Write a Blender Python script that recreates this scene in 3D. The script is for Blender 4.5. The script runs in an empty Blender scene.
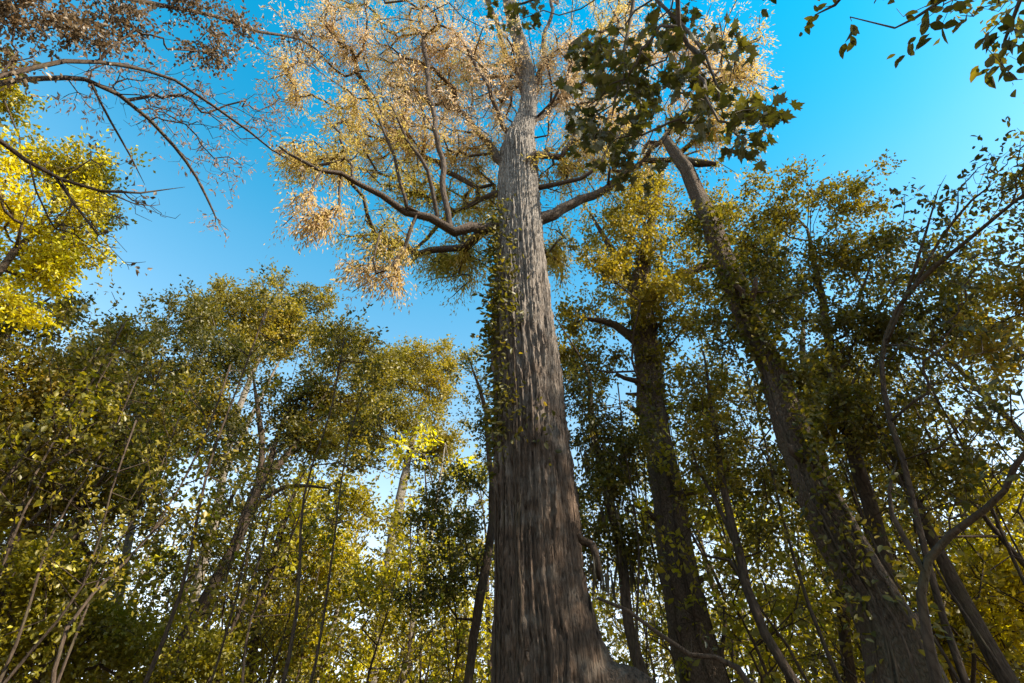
import bpy, math, random
import numpy as np
from mathutils import Vector

# ------------------------------------------------------------------ camera, sky, sun, exposure
scene = bpy.context.scene
C = scene.collection
W_PX, H_PX, F_PX = 1024, 683, 600.0
PITCH = math.radians(43.1)
CAM = np.array([0.0, 0.0, 0.5])
cd = bpy.data.cameras.new('camera')
cd.sensor_width = 36.0
cd.lens = F_PX / W_PX * 36.0
cd.clip_start, cd.clip_end = 0.05, 5000
cam = bpy.data.objects.new('camera', cd)
cam.location = CAM
cam.rotation_euler = (math.radians(90) + PITCH, 0, 0)
C.objects.link(cam)
scene.camera = cam

SUN_AZ, SUN_EL = math.radians(114), math.radians(37)     # measured from straight ahead towards the right; above the horizon
world = bpy.data.worlds.new('World')
scene.world = world
world.use_nodes = True
wn = world.node_tree
bg = wn.nodes['Background']
sky = wn.nodes.new('ShaderNodeTexSky')
sky.sky_type = 'NISHITA'
sky.sun_disc = False
sky.sun_elevation = SUN_EL
sky.sun_rotation = SUN_AZ
sky.altitude = 0
sky.air_density = 1.0
sky.dust_density = 0.3
sky.ozone_density = 2.0
hs = wn.nodes.new('ShaderNodeHueSaturation')
hs.inputs['Hue'].default_value = 0.467
hs.inputs['Saturation'].default_value = 1.5
hs.inputs['Value'].default_value = 1.28
wn.links.new(sky.outputs[0], hs.inputs['Color'])
low = wn.nodes.new('ShaderNodeHueSaturation')          # the paler, hazier air low down
low.inputs['Hue'].default_value = 0.485
low.inputs['Saturation'].default_value = 0.38
low.inputs['Value'].default_value = 1.4
wn.links.new(sky.outputs[0], low.inputs['Color'])
tcw = wn.nodes.new('ShaderNodeTexCoord')
sep = wn.nodes.new('ShaderNodeSeparateXYZ')
wn.links.new(tcw.outputs['Generated'], sep.inputs[0])
rw = wn.nodes.new('ShaderNodeValToRGB')
rw.color_ramp.interpolation = 'B_SPLINE'
rw.color_ramp.elements[0].position = 0.36
rw.color_ramp.elements[1].position = 0.74
wn.links.new(sep.outputs['Z'], rw.inputs[0])
mw = wn.nodes.new('ShaderNodeMix')
mw.data_type = 'RGBA'
wn.links.new(rw.outputs[0], mw.inputs[0])
wn.links.new(low.outputs[0], mw.inputs[6])
wn.links.new(hs.outputs[0], mw.inputs[7])
wn.links.new(mw.outputs[2], bg.inputs['Color'])
bg.inputs['Strength'].default_value = 0.10

sd = bpy.data.lights.new('sun', 'SUN')
sd.energy = 4.5
sd.angle = math.radians(0.5)
sd.color = (1.0, 0.90, 0.74)
sun = bpy.data.objects.new('sun', sd)
sdir = Vector((math.sin(SUN_AZ) * math.cos(SUN_EL), math.cos(SUN_AZ) * math.cos(SUN_EL), math.sin(SUN_EL)))
sun.rotation_euler = sdir.to_track_quat('Z', 'Y').to_euler()
sun.location = (10, 20, 40)
C.objects.link(sun)

scene.view_settings.view_transform = 'Standard'
scene.view_settings.look = 'None'
scene.view_settings.gamma = 1
scene.view_settings.exposure = 1.6
scene.cycles.max_bounces = 6
scene.cycles.diffuse_bounces = 4
scene.cycles.transmission_bounces = 4
scene.cycles.glossy_bounces = 2

# ------------------------------------------------------------------ helpers
RIGHT = np.array([1.0, 0, 0])
FWD = np.array([0, math.cos(PITCH), math.sin(PITCH)])
UPV = np.array([0, -math.sin(PITCH), math.cos(PITCH)])
rng = np.random.default_rng(11)


def at(px, py, hd):
    """Real place of something seen at (px, py) that stands hd metres away over the ground."""
    d = FWD + RIGHT * ((px - W_PX / 2) / F_PX) - UPV * ((py - H_PX / 2) / F_PX)
    return CAM + d * (hd / math.hypot(d[0], d[1]))


def size_at(p, px):
    return px * float(np.dot(p - CAM, FWD)) / F_PX


def ground_z(x, y):
    return 0.10 * math.sin(0.35 * x + 1) * math.cos(0.3 * y) + 0.06 * math.sin(1.1 * x) * math.sin(0.9 * y + 2) - 0.05


def set_mesh(me, verts, faces_flat, counts, attrs=None, smooth=True):
    verts = np.asarray(verts, dtype=np.float32)
    faces_flat = np.asarray(faces_flat, dtype=np.int32)
    counts = np.asarray(counts, dtype=np.int32)
    me.vertices.add(len(verts))
    me.vertices.foreach_set('co', verts.ravel())
    me.loops.add(len(faces_flat))
    me.loops.foreach_set('vertex_index', faces_flat)
    me.polygons.add(len(counts))
    starts = np.zeros(len(counts), dtype=np.int32)
    starts[1:] = np.cumsum(counts)[:-1]
    me.polygons.foreach_set('loop_start', starts)
    me.polygons.foreach_set('loop_total', counts)
    for k, a in (attrs or {}).items():
        at_ = me.attributes.new(k, 'FLOAT', 'POINT')
        at_.data.foreach_set('value', np.asarray(a, dtype=np.float32))
    me.update(calc_edges=True)
    me.validate()
    if smooth:
        me.polygons.foreach_set('use_smooth', np.ones(len(me.polygons), dtype=bool))


def part(name, geo, mat, parent=None, smooth=True):
    verts, ff, cn, attrs = geo
    me = bpy.data.meshes.new(name)
    set_mesh(me, verts, ff, cn, attrs, smooth)
    me.materials.append(mat)
    o = bpy.data.objects.new(name, me)
    C.objects.link(o)
    if parent is not None:
        o.parent = parent
    return o


def thing(name, label, cat, loc, group=None, rz=0.0):
    o = bpy.data.objects.new(name, None)
    o.empty_display_size = 0.3
    C.objects.link(o)
    o.location = [float(v) for v in loc]
    o.rotation_euler = (0, 0, rz)
    o['label'] = label
    o['category'] = cat
    if group:
        o['group'] = group
    return o


def copy_thing(root, loc, rz, scale, label, group):
    r = root.copy()
    C.objects.link(r)
    r.location = [float(v) for v in loc]
    r.rotation_euler = (0, 0, rz)
    r.scale = (scale,) * 3
    r['label'] = label
    r['group'] = group
    for ch in list(root.children):
        c = ch.copy()
        C.objects.link(c)
        c.parent = r
    return r


# ------------------------------------------------------------------ materials
def new_mat(name):
    m = bpy.data.materials.new(name)
    m.use_nodes = True
    nt = m.node_tree
    for n in list(nt.nodes):
        nt.nodes.remove(n)
    out = nt.nodes.new('ShaderNodeOutputMaterial')
    return m, nt, out


def ramp(nt, cols, interp='LINEAR'):
    r = nt.nodes.new('ShaderNodeValToRGB')
    r.color_ramp.interpolation = interp
    el = r.color_ramp.elements
    while len(el) < len(cols):
        el.new(0.5)
    for e, (p, c) in zip(el, cols):
        e.position = p
        e.color = (*c, 1)
    return r


def leaf_mat(name, cols, trans=0.5, gloss=0.03, trans_tint=(1.25, 1.15, 0.45)):
    """Leaf: one pigment ramp driven by each leaf's own tint, part reflecting, part letting light through."""
    m, nt, out = new_mat(name)
    a = nt.nodes.new('ShaderNodeAttribute')
    a.attribute_name = 'tint'
    r = ramp(nt, cols)
    nt.links.new(a.outputs['Fac'], r.inputs[0])
    d = nt.nodes.new('ShaderNodeBsdfDiffuse')
    nt.links.new(r.outputs[0], d.inputs['Color'])
    t = nt.nodes.new('ShaderNodeBsdfTranslucent')
    mul = nt.nodes.new('ShaderNodeMix')
    mul.data_type = 'RGBA'
    mul.blend_type = 'MULTIPLY'
    mul.inputs[0].default_value = 1
    nt.links.new(r.outputs[0], mul.inputs[6])
    mul.inputs[7].default_value = (*trans_tint, 1)
    nt.links.new(mul.outputs[2], t.inputs['Color'])
    mx = nt.nodes.new('ShaderNodeMixShader')
    mx.inputs[0].default_value = trans
    nt.links.new(d.outputs[0], mx.inputs[1])
    nt.links.new(t.outputs[0], mx.inputs[2])
    g = nt.nodes.new('ShaderNodeBsdfGlossy')
    g.inputs['Roughness'].default_value = 0.45
    mg = nt.nodes.new('ShaderNodeMixShader')
    mg.inputs[0].default_value = gloss
    nt.links.new(mx.outputs[0], mg.inputs[1])
    nt.links.new(g.outputs[0], mg.inputs[2])
    nt.links.new(mg.outputs[0], out.inputs['Surface'])
    return m


def bark_mat(name, dark, light, patch, scale=1.0, stretch=0.12, bump=0.6, patch_amt=0.5, ramp_lo=0.32, ramp_hi=0.8, weathered_lit=None):
    m, nt, out = new_mat(name)
    tc = nt.nodes.new('ShaderNodeTexCoord')
    mp = nt.nodes.new('ShaderNodeMapping')
    mp.inputs['Scale'].default_value = (scale, scale, scale * stretch)
    nt.links.new(tc.outputs['Object'], mp.inputs['Vector'])
    n1 = nt.nodes.new('ShaderNodeTexNoise')
    n1.inputs['Scale'].default_value = 14
    n1.inputs['Detail'].default_value = 6
    n1.inputs['Roughness'].default_value = 0.65
    nt.links.new(mp.outputs[0], n1.inputs['Vector'])
    v = nt.nodes.new('ShaderNodeTexVoronoi')
    v.feature = 'DISTANCE_TO_EDGE'
    v.inputs['Scale'].default_value = 11
    nt.links.new(mp.outputs[0], v.inputs['Vector'])
    mm = nt.nodes.new('ShaderNodeMath')
    mm.operation = 'MULTIPLY_ADD'
    nt.links.new(v.outputs['Distance'], mm.inputs[0])
    mm.inputs[1].default_value = 0.9
    nt.links.new(n1.outputs['Fac'], mm.inputs[2])
    r = ramp(nt, [(ramp_lo, dark), (0.5, tuple(0.5 * (a + b) for a, b in zip(dark, light))), (ramp_hi, light)])
    nt.links.new(mm.outputs[0], r.inputs[0])
    n2 = nt.nodes.new('ShaderNodeTexNoise')
    n2.inputs['Scale'].default_value = 2.6
    n2.inputs['Detail'].default_value = 8
    n2.inputs['Roughness'].default_value = 0.7
    nt.links.new(tc.outputs['Object'], n2.inputs['Vector'])
    r2 = ramp(nt, [(0.5, (0, 0, 0)), (0.66, (patch_amt,) * 3)])
    nt.links.new(n2.outputs['Fac'], r2.inputs[0])
    mx = nt.nodes.new('ShaderNodeMix')
    mx.data_type = 'RGBA'
    nt.links.new(r2.outputs[0], mx.inputs[0])
    nt.links.new(r.outputs[0], mx.inputs[6])
    mx.inputs[7].default_value = (*patch, 1)
    b = nt.nodes.new('ShaderNodeBsdfPrincipled')
    b.inputs['Roughness'].default_value = 0.92
    b.inputs['Specular IOR Level'].default_value = 0.2
    col = mx.outputs[2]
    if weathered_lit:                                    # silvery old bark plus sky light painted into the upper bole, ragged below
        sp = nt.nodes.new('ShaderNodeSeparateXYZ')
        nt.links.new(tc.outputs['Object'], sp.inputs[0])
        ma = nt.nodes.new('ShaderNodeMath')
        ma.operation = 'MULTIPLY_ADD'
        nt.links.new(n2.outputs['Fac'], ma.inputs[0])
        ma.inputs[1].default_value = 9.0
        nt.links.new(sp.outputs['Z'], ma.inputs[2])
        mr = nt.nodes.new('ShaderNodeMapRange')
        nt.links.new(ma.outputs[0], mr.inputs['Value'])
        mr.inputs['From Min'].default_value = weathered_lit[0] + 3.0
        mr.inputs['From Max'].default_value = weathered_lit[1] + 5.0
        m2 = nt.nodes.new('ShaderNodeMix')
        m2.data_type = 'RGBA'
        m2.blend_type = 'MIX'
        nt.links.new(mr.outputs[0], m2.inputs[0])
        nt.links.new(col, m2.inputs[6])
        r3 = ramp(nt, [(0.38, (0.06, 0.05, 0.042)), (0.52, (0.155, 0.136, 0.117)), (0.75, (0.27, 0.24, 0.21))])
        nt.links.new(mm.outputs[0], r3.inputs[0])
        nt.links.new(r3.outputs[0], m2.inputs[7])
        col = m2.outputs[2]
    nt.links.new(col, b.inputs['Base Color'])
    bp = nt.nodes.new('ShaderNodeBump')
    bp.inputs['Strength'].default_value = bump
    bp.inputs['Distance'].default_value = 0.05
    nt.links.new(mm.outputs[0], bp.inputs['Height'])
    nt.links.new(bp.outputs[0], b.inputs['Normal'])
    nt.links.new(b.outputs[0], out.inputs['Surface'])
    return m


M = {}
M['cypress_bark'] = bark_mat('cypress_bark', (0.015, 0.010, 0.007), (0.125, 0.084, 0.058), (0.20, 0.165, 0.13), scale=2.4, stretch=0.09, bump=1.0, patch_amt=0.6, ramp_lo=0.38, ramp_hi=0.72, weathered_lit=(5.0, 9.5))
M['grey_bark'] = bark_mat('grey_bark', (0.017, 0.012, 0.008), (0.125, 0.088, 0.060), (0.10, 0.09, 0.05), scale=3.2, stretch=0.45, bump=1.0)
M['brown_bark'] = bark_mat('brown_bark', (0.018, 0.012, 0.008), (0.075, 0.052, 0.036), (0.07, 0.06, 0.03), scale=2.0, stretch=0.3, bump=0.6)
M['cypress_limb'] = bark_mat('cypress_limb_bark', (0.018, 0.013, 0.010), (0.085, 0.062, 0.046), (0.10, 0.085, 0.07), scale=2.8, stretch=0.2, bump=0.5)
M['pale_bark'] = bark_mat('pale_bark', (0.05, 0.042, 0.034), (0.19, 0.16, 0.13), (0.14, 0.13, 0.09), scale=2.0, stretch=0.35, bump=0.4)
M['twig'] = bark_mat('twig_bark', (0.035, 0.028, 0.022), (0.10, 0.08, 0.065), (0.12, 0.11, 0.09), scale=3, stretch=0.5, bump=0.2)
M['cypress_leaf'] = leaf_mat('cypress_needles', [(0.0, (0.30, 0.27, 0.035)), (0.35, (0.47, 0.37, 0.09)), (0.7, (0.54, 0.40, 0.19)), (1.0, (0.62, 0.47, 0.33))], 0.5, 0.0, (1.1, 1.0, 0.8))
M['faded_needles'] = leaf_mat('faded_needles', [(0.0, (0.20, 0.15, 0.07)), (0.5, (0.27, 0.19, 0.13)), (1.0, (0.33, 0.24, 0.19))], 0.4, 0.0, (1.0, 0.95, 0.85))
M['green_leaf'] = leaf_mat('green_leaves', [(0.0, (0.045, 0.048, 0.011)), (0.45, (0.11, 0.10, 0.016)), (0.8, (0.22, 0.17, 0.018)), (1.0, (0.33, 0.22, 0.025))], 0.5)
M['olive_leaf'] = leaf_mat('olive_leaves', [(0.0, (0.08, 0.075, 0.014)), (0.4, (0.18, 0.15, 0.020)), (0.8, (0.29, 0.235, 0.025)), (1.0, (0.36, 0.25, 0.04))], 0.5)
M['yellow_leaf'] = leaf_mat('yellow_leaves', [(0.0, (0.16, 0.15, 0.012)), (0.35, (0.34, 0.28, 0.015)), (0.75, (0.60, 0.55, 0.012)), (1.0, (0.70, 0.57, 0.015))], 0.55)
M['brown_leaf'] = leaf_mat('brown_leaves', [(0.0, (0.035, 0.030, 0.018)), (0.5, (0.12, 0.088, 0.05)), (1.0, (0.24, 0.18, 0.11))], 0.4, 0.03, (1.1, 0.9, 0.7))
M['dark_leaf'] = leaf_mat('dark_leaves', [(0.0, (0.026, 0.032, 0.010)), (0.6, (0.065, 0.068, 0.016)), (1.0, (0.13, 0.12, 0.02))], 0.4, 0.04)
M['maple_leaf'] = leaf_mat('maple_leaves', [(0.0, (0.04, 0.045, 0.012)), (0.7, (0.11, 0.105, 0.02)), (1.0, (0.26, 0.22, 0.03))], 0.45, 0.05)
M['moss'] = leaf_mat('hanging_moss', [(0.0, (0.05, 0.042, 0.032)), (1.0, (0.13, 0.115, 0.085))], 0.4, 0.0, (1, 1, 0.9))

# ------------------------------------------------------------------ geometry builders
def merge(geos):
    vs, ff, cn, ats, off = [], [], [], {}, 0
    for v, f, c, a in geos:
        vs.append(v)
        ff.append(np.asarray(f) + off)
        cn.append(c)
        for k, x in (a or {}).items():
            ats.setdefault(k, []).append(x)
        off += len(v)
    return (np.concatenate(vs), np.concatenate(ff), np.concatenate(cn), {k: np.concatenate(x) for k, x in ats.items()})


def tube(pts, rad, sides, cap=True):
    pts = np.asarray(pts, float)
    n = len(pts)
    tan = np.gradient(pts, axis=0)
    tan /= np.linalg.norm(tan, axis=1)[:, None] + 1e-9
    ref = np.array([0.0, 1, 0]) if abs(tan[0][1]) < 0.9 else np.array([1.0, 0, 0])
    u = np.cross(tan, ref)
    u /= np.linalg.norm(u, axis=1)[:, None] + 1e-9
    for i in range(1, n):                        # carry the frame along so that it does not flip
        a = u[i - 1] - tan[i] * np.dot(u[i - 1], tan[i])
        u[i] = a / (np.linalg.norm(a) + 1e-9)
    v = np.cross(tan, u)
    ang = np.arange(sides) * 2 * math.pi / sides
    ring = u[:, None, :] * np.cos(ang)[None, :, None] + v[:, None, :] * np.sin(ang)[None, :, None]
    V = (pts[:, None, :] + ring * np.asarray(rad)[:, None, None]).reshape(-1, 3)
    i = np.arange(n - 1)[:, None] * sides
    j = np.arange(sides)[None, :]
    k = (j + 1) % sides
    F = np.stack([i + j, i + k, i + sides + k, i + sides + j], axis=-1).reshape(-1)
    cn = [4] * ((n - 1) * sides)
    if cap:
        F = np.concatenate([F, np.arange(sides)[::-1], np.arange(sides) + (n - 1) * sides])
        cn = cn + [sides, sides]
    return V, F, np.array(cn), {}


def spline(pts, step):
    """Catmull-Rom through rows (x, y, z, r), resampled about every step metres."""
    P = np.asarray(pts, float)
    if len(P) == 2:
        n = max(2, int(np.linalg.norm(P[1, :3] - P[0, :3]) / step) + 1)
        t = np.linspace(0, 1, n)[:, None]
        return P[0] * (1 - t) + P[1] * t
    Q = np.vstack([2 * P[0] - P[1], P, 2 * P[-1] - P[-2]])
    out = []
    for i in range(1, len(Q) - 2):
        a, b, c, d = Q[i - 1], Q[i], Q[i + 1], Q[i + 2]
        n = max(1, int(round(np.linalg.norm(c[:3] - b[:3]) / step)))
        for t in np.arange(n) / n:
            out.append(0.5 * (2 * b + (c - a) * t + (2 * a - 5 * b + 4 * c - d) * t * t + (3 * b - a - 3 * c + d) * t ** 3))
    out.append(Q[-2])
    out = np.array(out)
    out[:, 3] = np.maximum(out[:, 3], 0.002)
    return out


def crooked(T, amp, keep=1):
    """Small kinks along a stem: a smoothed random wander, none at the foot."""
    n = len(T)
    if n < 4:
        return T
    w = rng.normal(size=(n, 3))
    w[1:-1] = (w[:-2] + w[1:-1] + w[2:]) / 2
    f = np.minimum(1, np.arange(n) / 3.0)[:, None]
    T = T.copy()
    T[:, :3] += w * f * amp * np.array([1, 1, 0.4])
    return T


def leaf_shape(kind):
    if kind == 'diamond':
        v = [(0, 0, 0), (0.30, 0.45, 0.10), (0, 1, -0.05), (-0.30, 0.45, 0.10)]
        f = [(0, 1, 2), (0, 2, 3)]
    elif kind == 'oval':
        v = [(0, 0, 0), (0.16, 0.18, 0.05), (0.25, 0.45, 0.07), (0.17, 0.75, 0.02), (0, 1, -0.10), (-0.17, 0.75, 0.02), (-0.25, 0.45, 0.07), (-0.16, 0.18, 0.05)]
        f = [(0, 1, 2, 3, 4), (0, 4, 5, 6, 7)]
    elif kind == 'needle':
        v = [(0.0, 0, 0), (0.13, 0.40, 0.02), (0.0, 1, -0.06), (-0.13, 0.40, 0.02)]
        f = [(0, 1, 2), (0, 2, 3)]
    elif kind == 'maple':
        h = [(0, 0), (0.10, 0.03), (0.38, -0.06), (0.30, 0.12), (0.56, 0.26), (0.40, 0.34), (0.44, 0.52), (0.22, 0.44), (0.20, 0.66), (0.12, 0.66), (0, 1.0)]
        v = [(x, y, 0.10 * abs(x) - 0.12 * y * y) for x, y in h] + [(-x, y, 0.10 * abs(x) - 0.12 * y * y) for x, y in h[1:-1][::-1]]
        n = len(h)
        f = [tuple(range(n)), (0,) + tuple(range(n - 1, len(v)))]
    elif kind == 'strand':
        v = [(0.012, 0, 0), (-0.012, 0, 0), (-0.03, 0.5, 0.03), (0.02, 0.5, -0.03), (0.0, 1, 0)]
        f = [(0, 3, 2, 1), (3, 4, 2)]
    return np.array(v, float), f


def scatter(pos, dirs, size, tint, kind, roll=None, upbias=0.35):
    """One leaf at each pos, its midrib along dirs; returns one mesh."""
    n = len(pos)
    tv, tf = leaf_shape(kind)
    y = dirs / (np.linalg.norm(dirs, axis=1)[:, None] + 1e-9)
    z = rng.normal(size=(n, 3)) * (1 - upbias)
    z[:, 2] += upbias * 1.6
    x = np.cross(y, z)
    x /= np.linalg.norm(x, axis=1)[:, None] + 1e-9
    z = np.cross(x, y)
    s = np.asarray(size).reshape(-1, 1, 1) * np.ones((n, 1, 1))
    V = pos[:, None, :] + s * (tv[None, :, 0, None] * x[:, None, :] + tv[None, :, 1, None] * y[:, None, :] + tv[None, :, 2, None] * z[:, None, :])
    k = len(tv)
    flat = np.concatenate([np.array(q) for q in tf])
    F = (np.arange(n)[:, None] * k + flat[None, :]).reshape(-1)
    cn = np.tile([len(q) for q in tf], n)
    return V.reshape(-1, 3), F, cn, {'tint': np.repeat(np.clip(tint, 0, 1), k)}


def skeleton(trunk, limbs, tips, bf=0.35, step=0.45, attach_from=0.35, wob=0.12, sag=0.0, tip_r=0.006, power=2.35):
    """Grow boughs from trunk and limbs to every tip: each tip joins the nearest wood, counting part of the way back to the root."""
    pos, rad, par, own, plen, fixed = [], [], [], [], [], []
    for i, p in enumerate(trunk):
        pos.append(p[:3]); rad.append(p[3]); par.append(i - 1); own.append(-1); fixed.append(True)
        plen.append(0 if i == 0 else plen[-1] + np.linalg.norm(p[:3] - trunk[i - 1][:3]))
    nt = len(trunk)
    for li, L in enumerate(limbs):
        d = [np.linalg.norm(np.array(q) - L[0][:3]) for q in pos]
        a = int(np.argmin(d))
        prev = a
        for j, p in enumerate(L):
            pos.append(p[:3]); rad.append(p[3]); par.append(prev); own.append(1000 + li if own[a] == -1 else own[a]); fixed.append(True)
            plen.append(plen[prev] + np.linalg.norm(p[:3] - np.array(pos[prev])))
            prev = len(pos) - 1
    N = len(tips)
    cap = len(pos) + N * 40 + 10
    P = np.zeros((cap, 3)); P[:len(pos)] = pos
    n = len(pos)
    total = plen[nt - 1]
    allowed = [i for i in range(n) if not (own[i] == -1 and plen[i] < attach_from * total)]
    best = np.full(N, 1e9); bi = np.zeros(N, int)
    def consider(i):
        c = np.linalg.norm(tips - P[i], axis=1) + bf * plen[i]
        m = c < best
        best[m] = c[m]; bi[m] = i
    for i in allowed:
        consider(i)
    alive = np.ones(N, bool)
    nextown = 0
    for _ in range(N):
        t = int(np.argmin(np.where(alive, best, 1e9)))
        alive[t] = False
        a = int(bi[t])
        A, B = P[a].copy(), tips[t]
        L = np.linalg.norm(B - A)
        k = max(1, int(L / step))
        prev = a
        o = own[a]
        if o == -1:
            o = nextown
            nextown += 1
        perp = rng.normal(size=3) * wob * L
        for j in range(1, k + 1):
            f = j / k
            q = A + (B - A) * f + perp * math.sin(math.pi * f) + (rng.normal(size=3) * 0.03 * min(L, 1.0) if j < k else 0)
            q[2] += sag * L * math.sin(math.pi * f)
            P[n] = q
            pos.append(q); rad.append(0.0); par.append(prev); own.append(o); fixed.append(False)
            plen.append(plen[prev] + np.linalg.norm(q - P[prev]))
            prev = n
            n += 1
            if n >= cap:
                break
            consider(prev)
    P = P[:n]
    kids = [[] for _ in range(n)]
    for i in range(n):
        if par[i] >= 0:
            kids[par[i]].append(i)
    acc = np.zeros(n)
    order = np.argsort(-np.array(plen), kind='stable')
    for i in order:
        r = acc[i] ** (1 / power) if acc[i] > 0 else tip_r
        if fixed[i]:
            r = max(rad[i], 0.0) if own[i] == -1 else rad[i]
        rad[i] = max(r, tip_r)
        if par[i] >= 0:
            acc[par[i]] += rad[i] ** power
    for i in np.argsort(np.array(plen), kind='stable'):
        if par[i] >= 0 and not fixed[i]:
            rad[i] = min(rad[i], 0.85 * rad[par[i]] if own[par[i]] == -1 else rad[par[i]])
    leafends = [i for i in range(n) if not kids[i] and own[i] != -1]
    return dict(P=P, rad=np.array(rad), par=par, kids=kids, own=own, ends=leafends, nt=nt)


def boughs(sk, min_nodes=14, max_limbs=9, thin=1.0):
    """Chains of wood grouped by the bough they belong to: the big ones each as their own mesh, the small ones together."""
    P, rad, kids, own, par = sk['P'], sk['rad'], sk['kids'], sk['own'], sk['par']
    count = {}
    for i, o in enumerate(own):
        if o != -1:
            count[o] = count.get(o, 0) + 1
    order = sorted(count.items(), key=lambda q: -q[1])
    big = [o for o, c in order if c >= min_nodes][:max_limbs]
    own_mesh = [o for o, c in order][:90] if max_limbs else []
    geos = {}
    starts = [i for i in range(len(own)) if own[i] != -1 and own[par[i]] == -1]
    stack = [(par[i], i) for i in starts]
    while stack:
        a, i = stack.pop()
        chain = [a, i]
        while kids[i]:
            ks = sorted(kids[i], key=lambda q: -rad[q])
            for q in ks[1:]:
                stack.append((i, q))
            i = ks[0]
            chain.append(i)
        r = rad[chain].copy()
        r[0] = r[1]
        if len(r) > 2:
            r[1:-1] = (r[:-2] + r[1:-1] * 2 + r[2:]) / 4
        r[-1] *= 0.6
        s = 8 if r[1] > 0.05 else (5 if r[1] > 0.015 else 3)
        g = tube(P[chain], r * thin, s, cap=s > 3)
        o = own[chain[1]]
        geos.setdefault(o if o in own_mesh else 'small', []).append(g)
    out = []
    for o in own_mesh:
        if o in geos:
            out.append(('limb' if o in big else 'branch', merge(geos[o])))
    if 'small' in geos:
        out.append(('twigs', merge(geos['small'])))
    return out


def foliage(sk, per_end, spread, size, kind, drop=0.0, out_from=None, tintbase=None, upbias=0.35, along=2, stray=0.75):
    """Leaves on short shoots round the outer ends of every bough."""
    P, par = sk['P'], np.array(sk['par'])
    ends = np.array(sk['ends'])
    if along > 1:                                     # the last nodes before each end carry leaves too
        e2 = [ends]
        cur = ends
        for _ in range(along - 1):
            cur = par[cur]
            e2.append(cur)
        ends_all = np.concatenate(e2)
        ends_all = ends_all[ends_all >= sk['nt']]
    else:
        ends_all = ends
    base = P[ends_all]
    back = P[np.maximum(par[ends_all], 0)]
    d0 = base - back
    d0 /= np.linalg.norm(d0, axis=1)[:, None] + 1e-9
    n = len(base)
    shoots = max(1, per_end // 7)
    per = 7
    dirs = d0[:, None, :] * 0.6 + rng.normal(size=(n, shoots, 3)) * 0.75
    dirs[..., 2] -= drop
    dirs /= np.linalg.norm(dirs, axis=2)[..., None] + 1e-9
    ln = spread * rng.uniform(0.35, 1.0, size=(n, shoots))
    f = (np.arange(per) + 1) / per
    pts = base[:, None, None, :] + dirs[:, :, None, :] * ln[:, :, None, None] * f[None, None, :, None]
    pts = pts + rng.normal(size=pts.shape) * size * 0.35
    pts[..., 2] -= drop * 0.35 * spread * f[None, None, :] ** 2
    side = rng.normal(size=pts.shape)
    ld = dirs[:, :, None, :] * 0.8 + side * stray
    ld[..., 2] -= drop * 0.8 + 0.15
    bt = (tintbase if tintbase is not None else np.full(len(P), 0.45))[ends_all]
    tint = bt[:, None, None] + rng.normal(size=(n, shoots, 1)) * 0.10 + rng.normal(size=(n, shoots, per)) * 0.13
    sz = size * rng.uniform(0.6, 1.25, size=tint.shape)
    return scatter(pts.reshape(-1, 3), ld.reshape(-1, 3), sz.ravel(), tint.ravel(), kind, upbias=upbias)


def blob_tips(clumps, total, depth=1.0, sub=14, hd0=8.0, loose=0.26):
    """Twig ends for a crown: each clump is a loose cluster of smaller tufts; a clump is (px, py, rx, ry[, hd[, weight]])."""
    ws, tips = [], []
    for c in clumps:
        w = c[5] if len(c) > 5 else 1.0
        ws.append(c[2] * c[3] * w)
    ws = np.array(ws) / sum(ws)
    for c, w in zip(clumps, ws):
        hd = c[4] if len(c) > 4 and c[4] else hd0
        p = at(c[0], c[1], hd)
        rx, ry = size_at(p, c[2]), size_at(p, c[3])
        rd = depth * 0.5 * (rx + ry)
        k = max(2, int(total * w))
        ns = max(2, min(sub, k // 4 + 1))
        u = rng.normal(size=(ns, 3))
        u /= np.linalg.norm(u, axis=1)[:, None]
        u *= rng.uniform(0.1, 1, size=(ns, 1)) ** 0.6 * rng.uniform(0.6, 1.1, size=(ns, 1))
        which = rng.integers(0, ns, k)
        q = u[which] + rng.normal(size=(k, 3)) * (loose * rng.uniform(0.45, 1.5, size=(ns, 1)))[which]
        tips.append(p + q[:, :1] * RIGHT * rx + q[:, 1:2] * UPV * ry + q[:, 2:3] * FWD * rd)
    t = np.concatenate(tips)
    return t[t[:, 2] > 0.8]


def tint_field(P, seed, amp=0.22, base=0.45, scale=0.8):
    r = np.random.default_rng(seed)
    k = r.normal(size=(5, 3)) * scale
    ph = r.uniform(0, 6.28, 5)
    s = np.sin(P @ k.T + ph).sum(axis=1) / 2.2
    return base + amp * s


def trunk_from_px(rows, hd, to_ground=True, lean=0.6, taper=True):
    """rows of (px, py, width px[, hd]) from the bottom up -> spline of (x, y, z, r) that starts in the ground."""
    pts = []
    for r in rows:
        p = at(r[0], r[1], r[3] if len(r) > 3 else hd)
        pts.append((*p, size_at(p, r[2]) / 2))
    if taper:                                        # the leader thins out into a twig
        a, b = np.array(pts[-1]), np.array(pts[-2])
        d = (a - b)[:3] / np.linalg.norm((a - b)[:3])
        pts.append((*(a[:3] + d * 0.9 + rng.normal(size=3) * 0.1), a[3] * 0.55))
        pts.append((*(a[:3] + d * 1.7 + rng.normal(size=3) * 0.25), 0.006))
    if to_ground:
        a, b = np.array(pts[0]), np.array(pts[1])
        d = (a - b)[:3]
        d /= np.linalg.norm(d)
        x = a[:3] + d * lean * a[2] / max(0.3, abs(d[2]))
        g = ground_z(x[0], x[1])
        pts.insert(0, (x[0], x[1], g + 0.25, a[3] * 1.3))
        pts.insert(0, (x[0], x[1], g - 0.15, a[3] * 1.7))
    T = spline(pts, 0.4)
    return crooked(T, min(0.035, 0.5 * float(np.median(T[:, 3]))))


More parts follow.
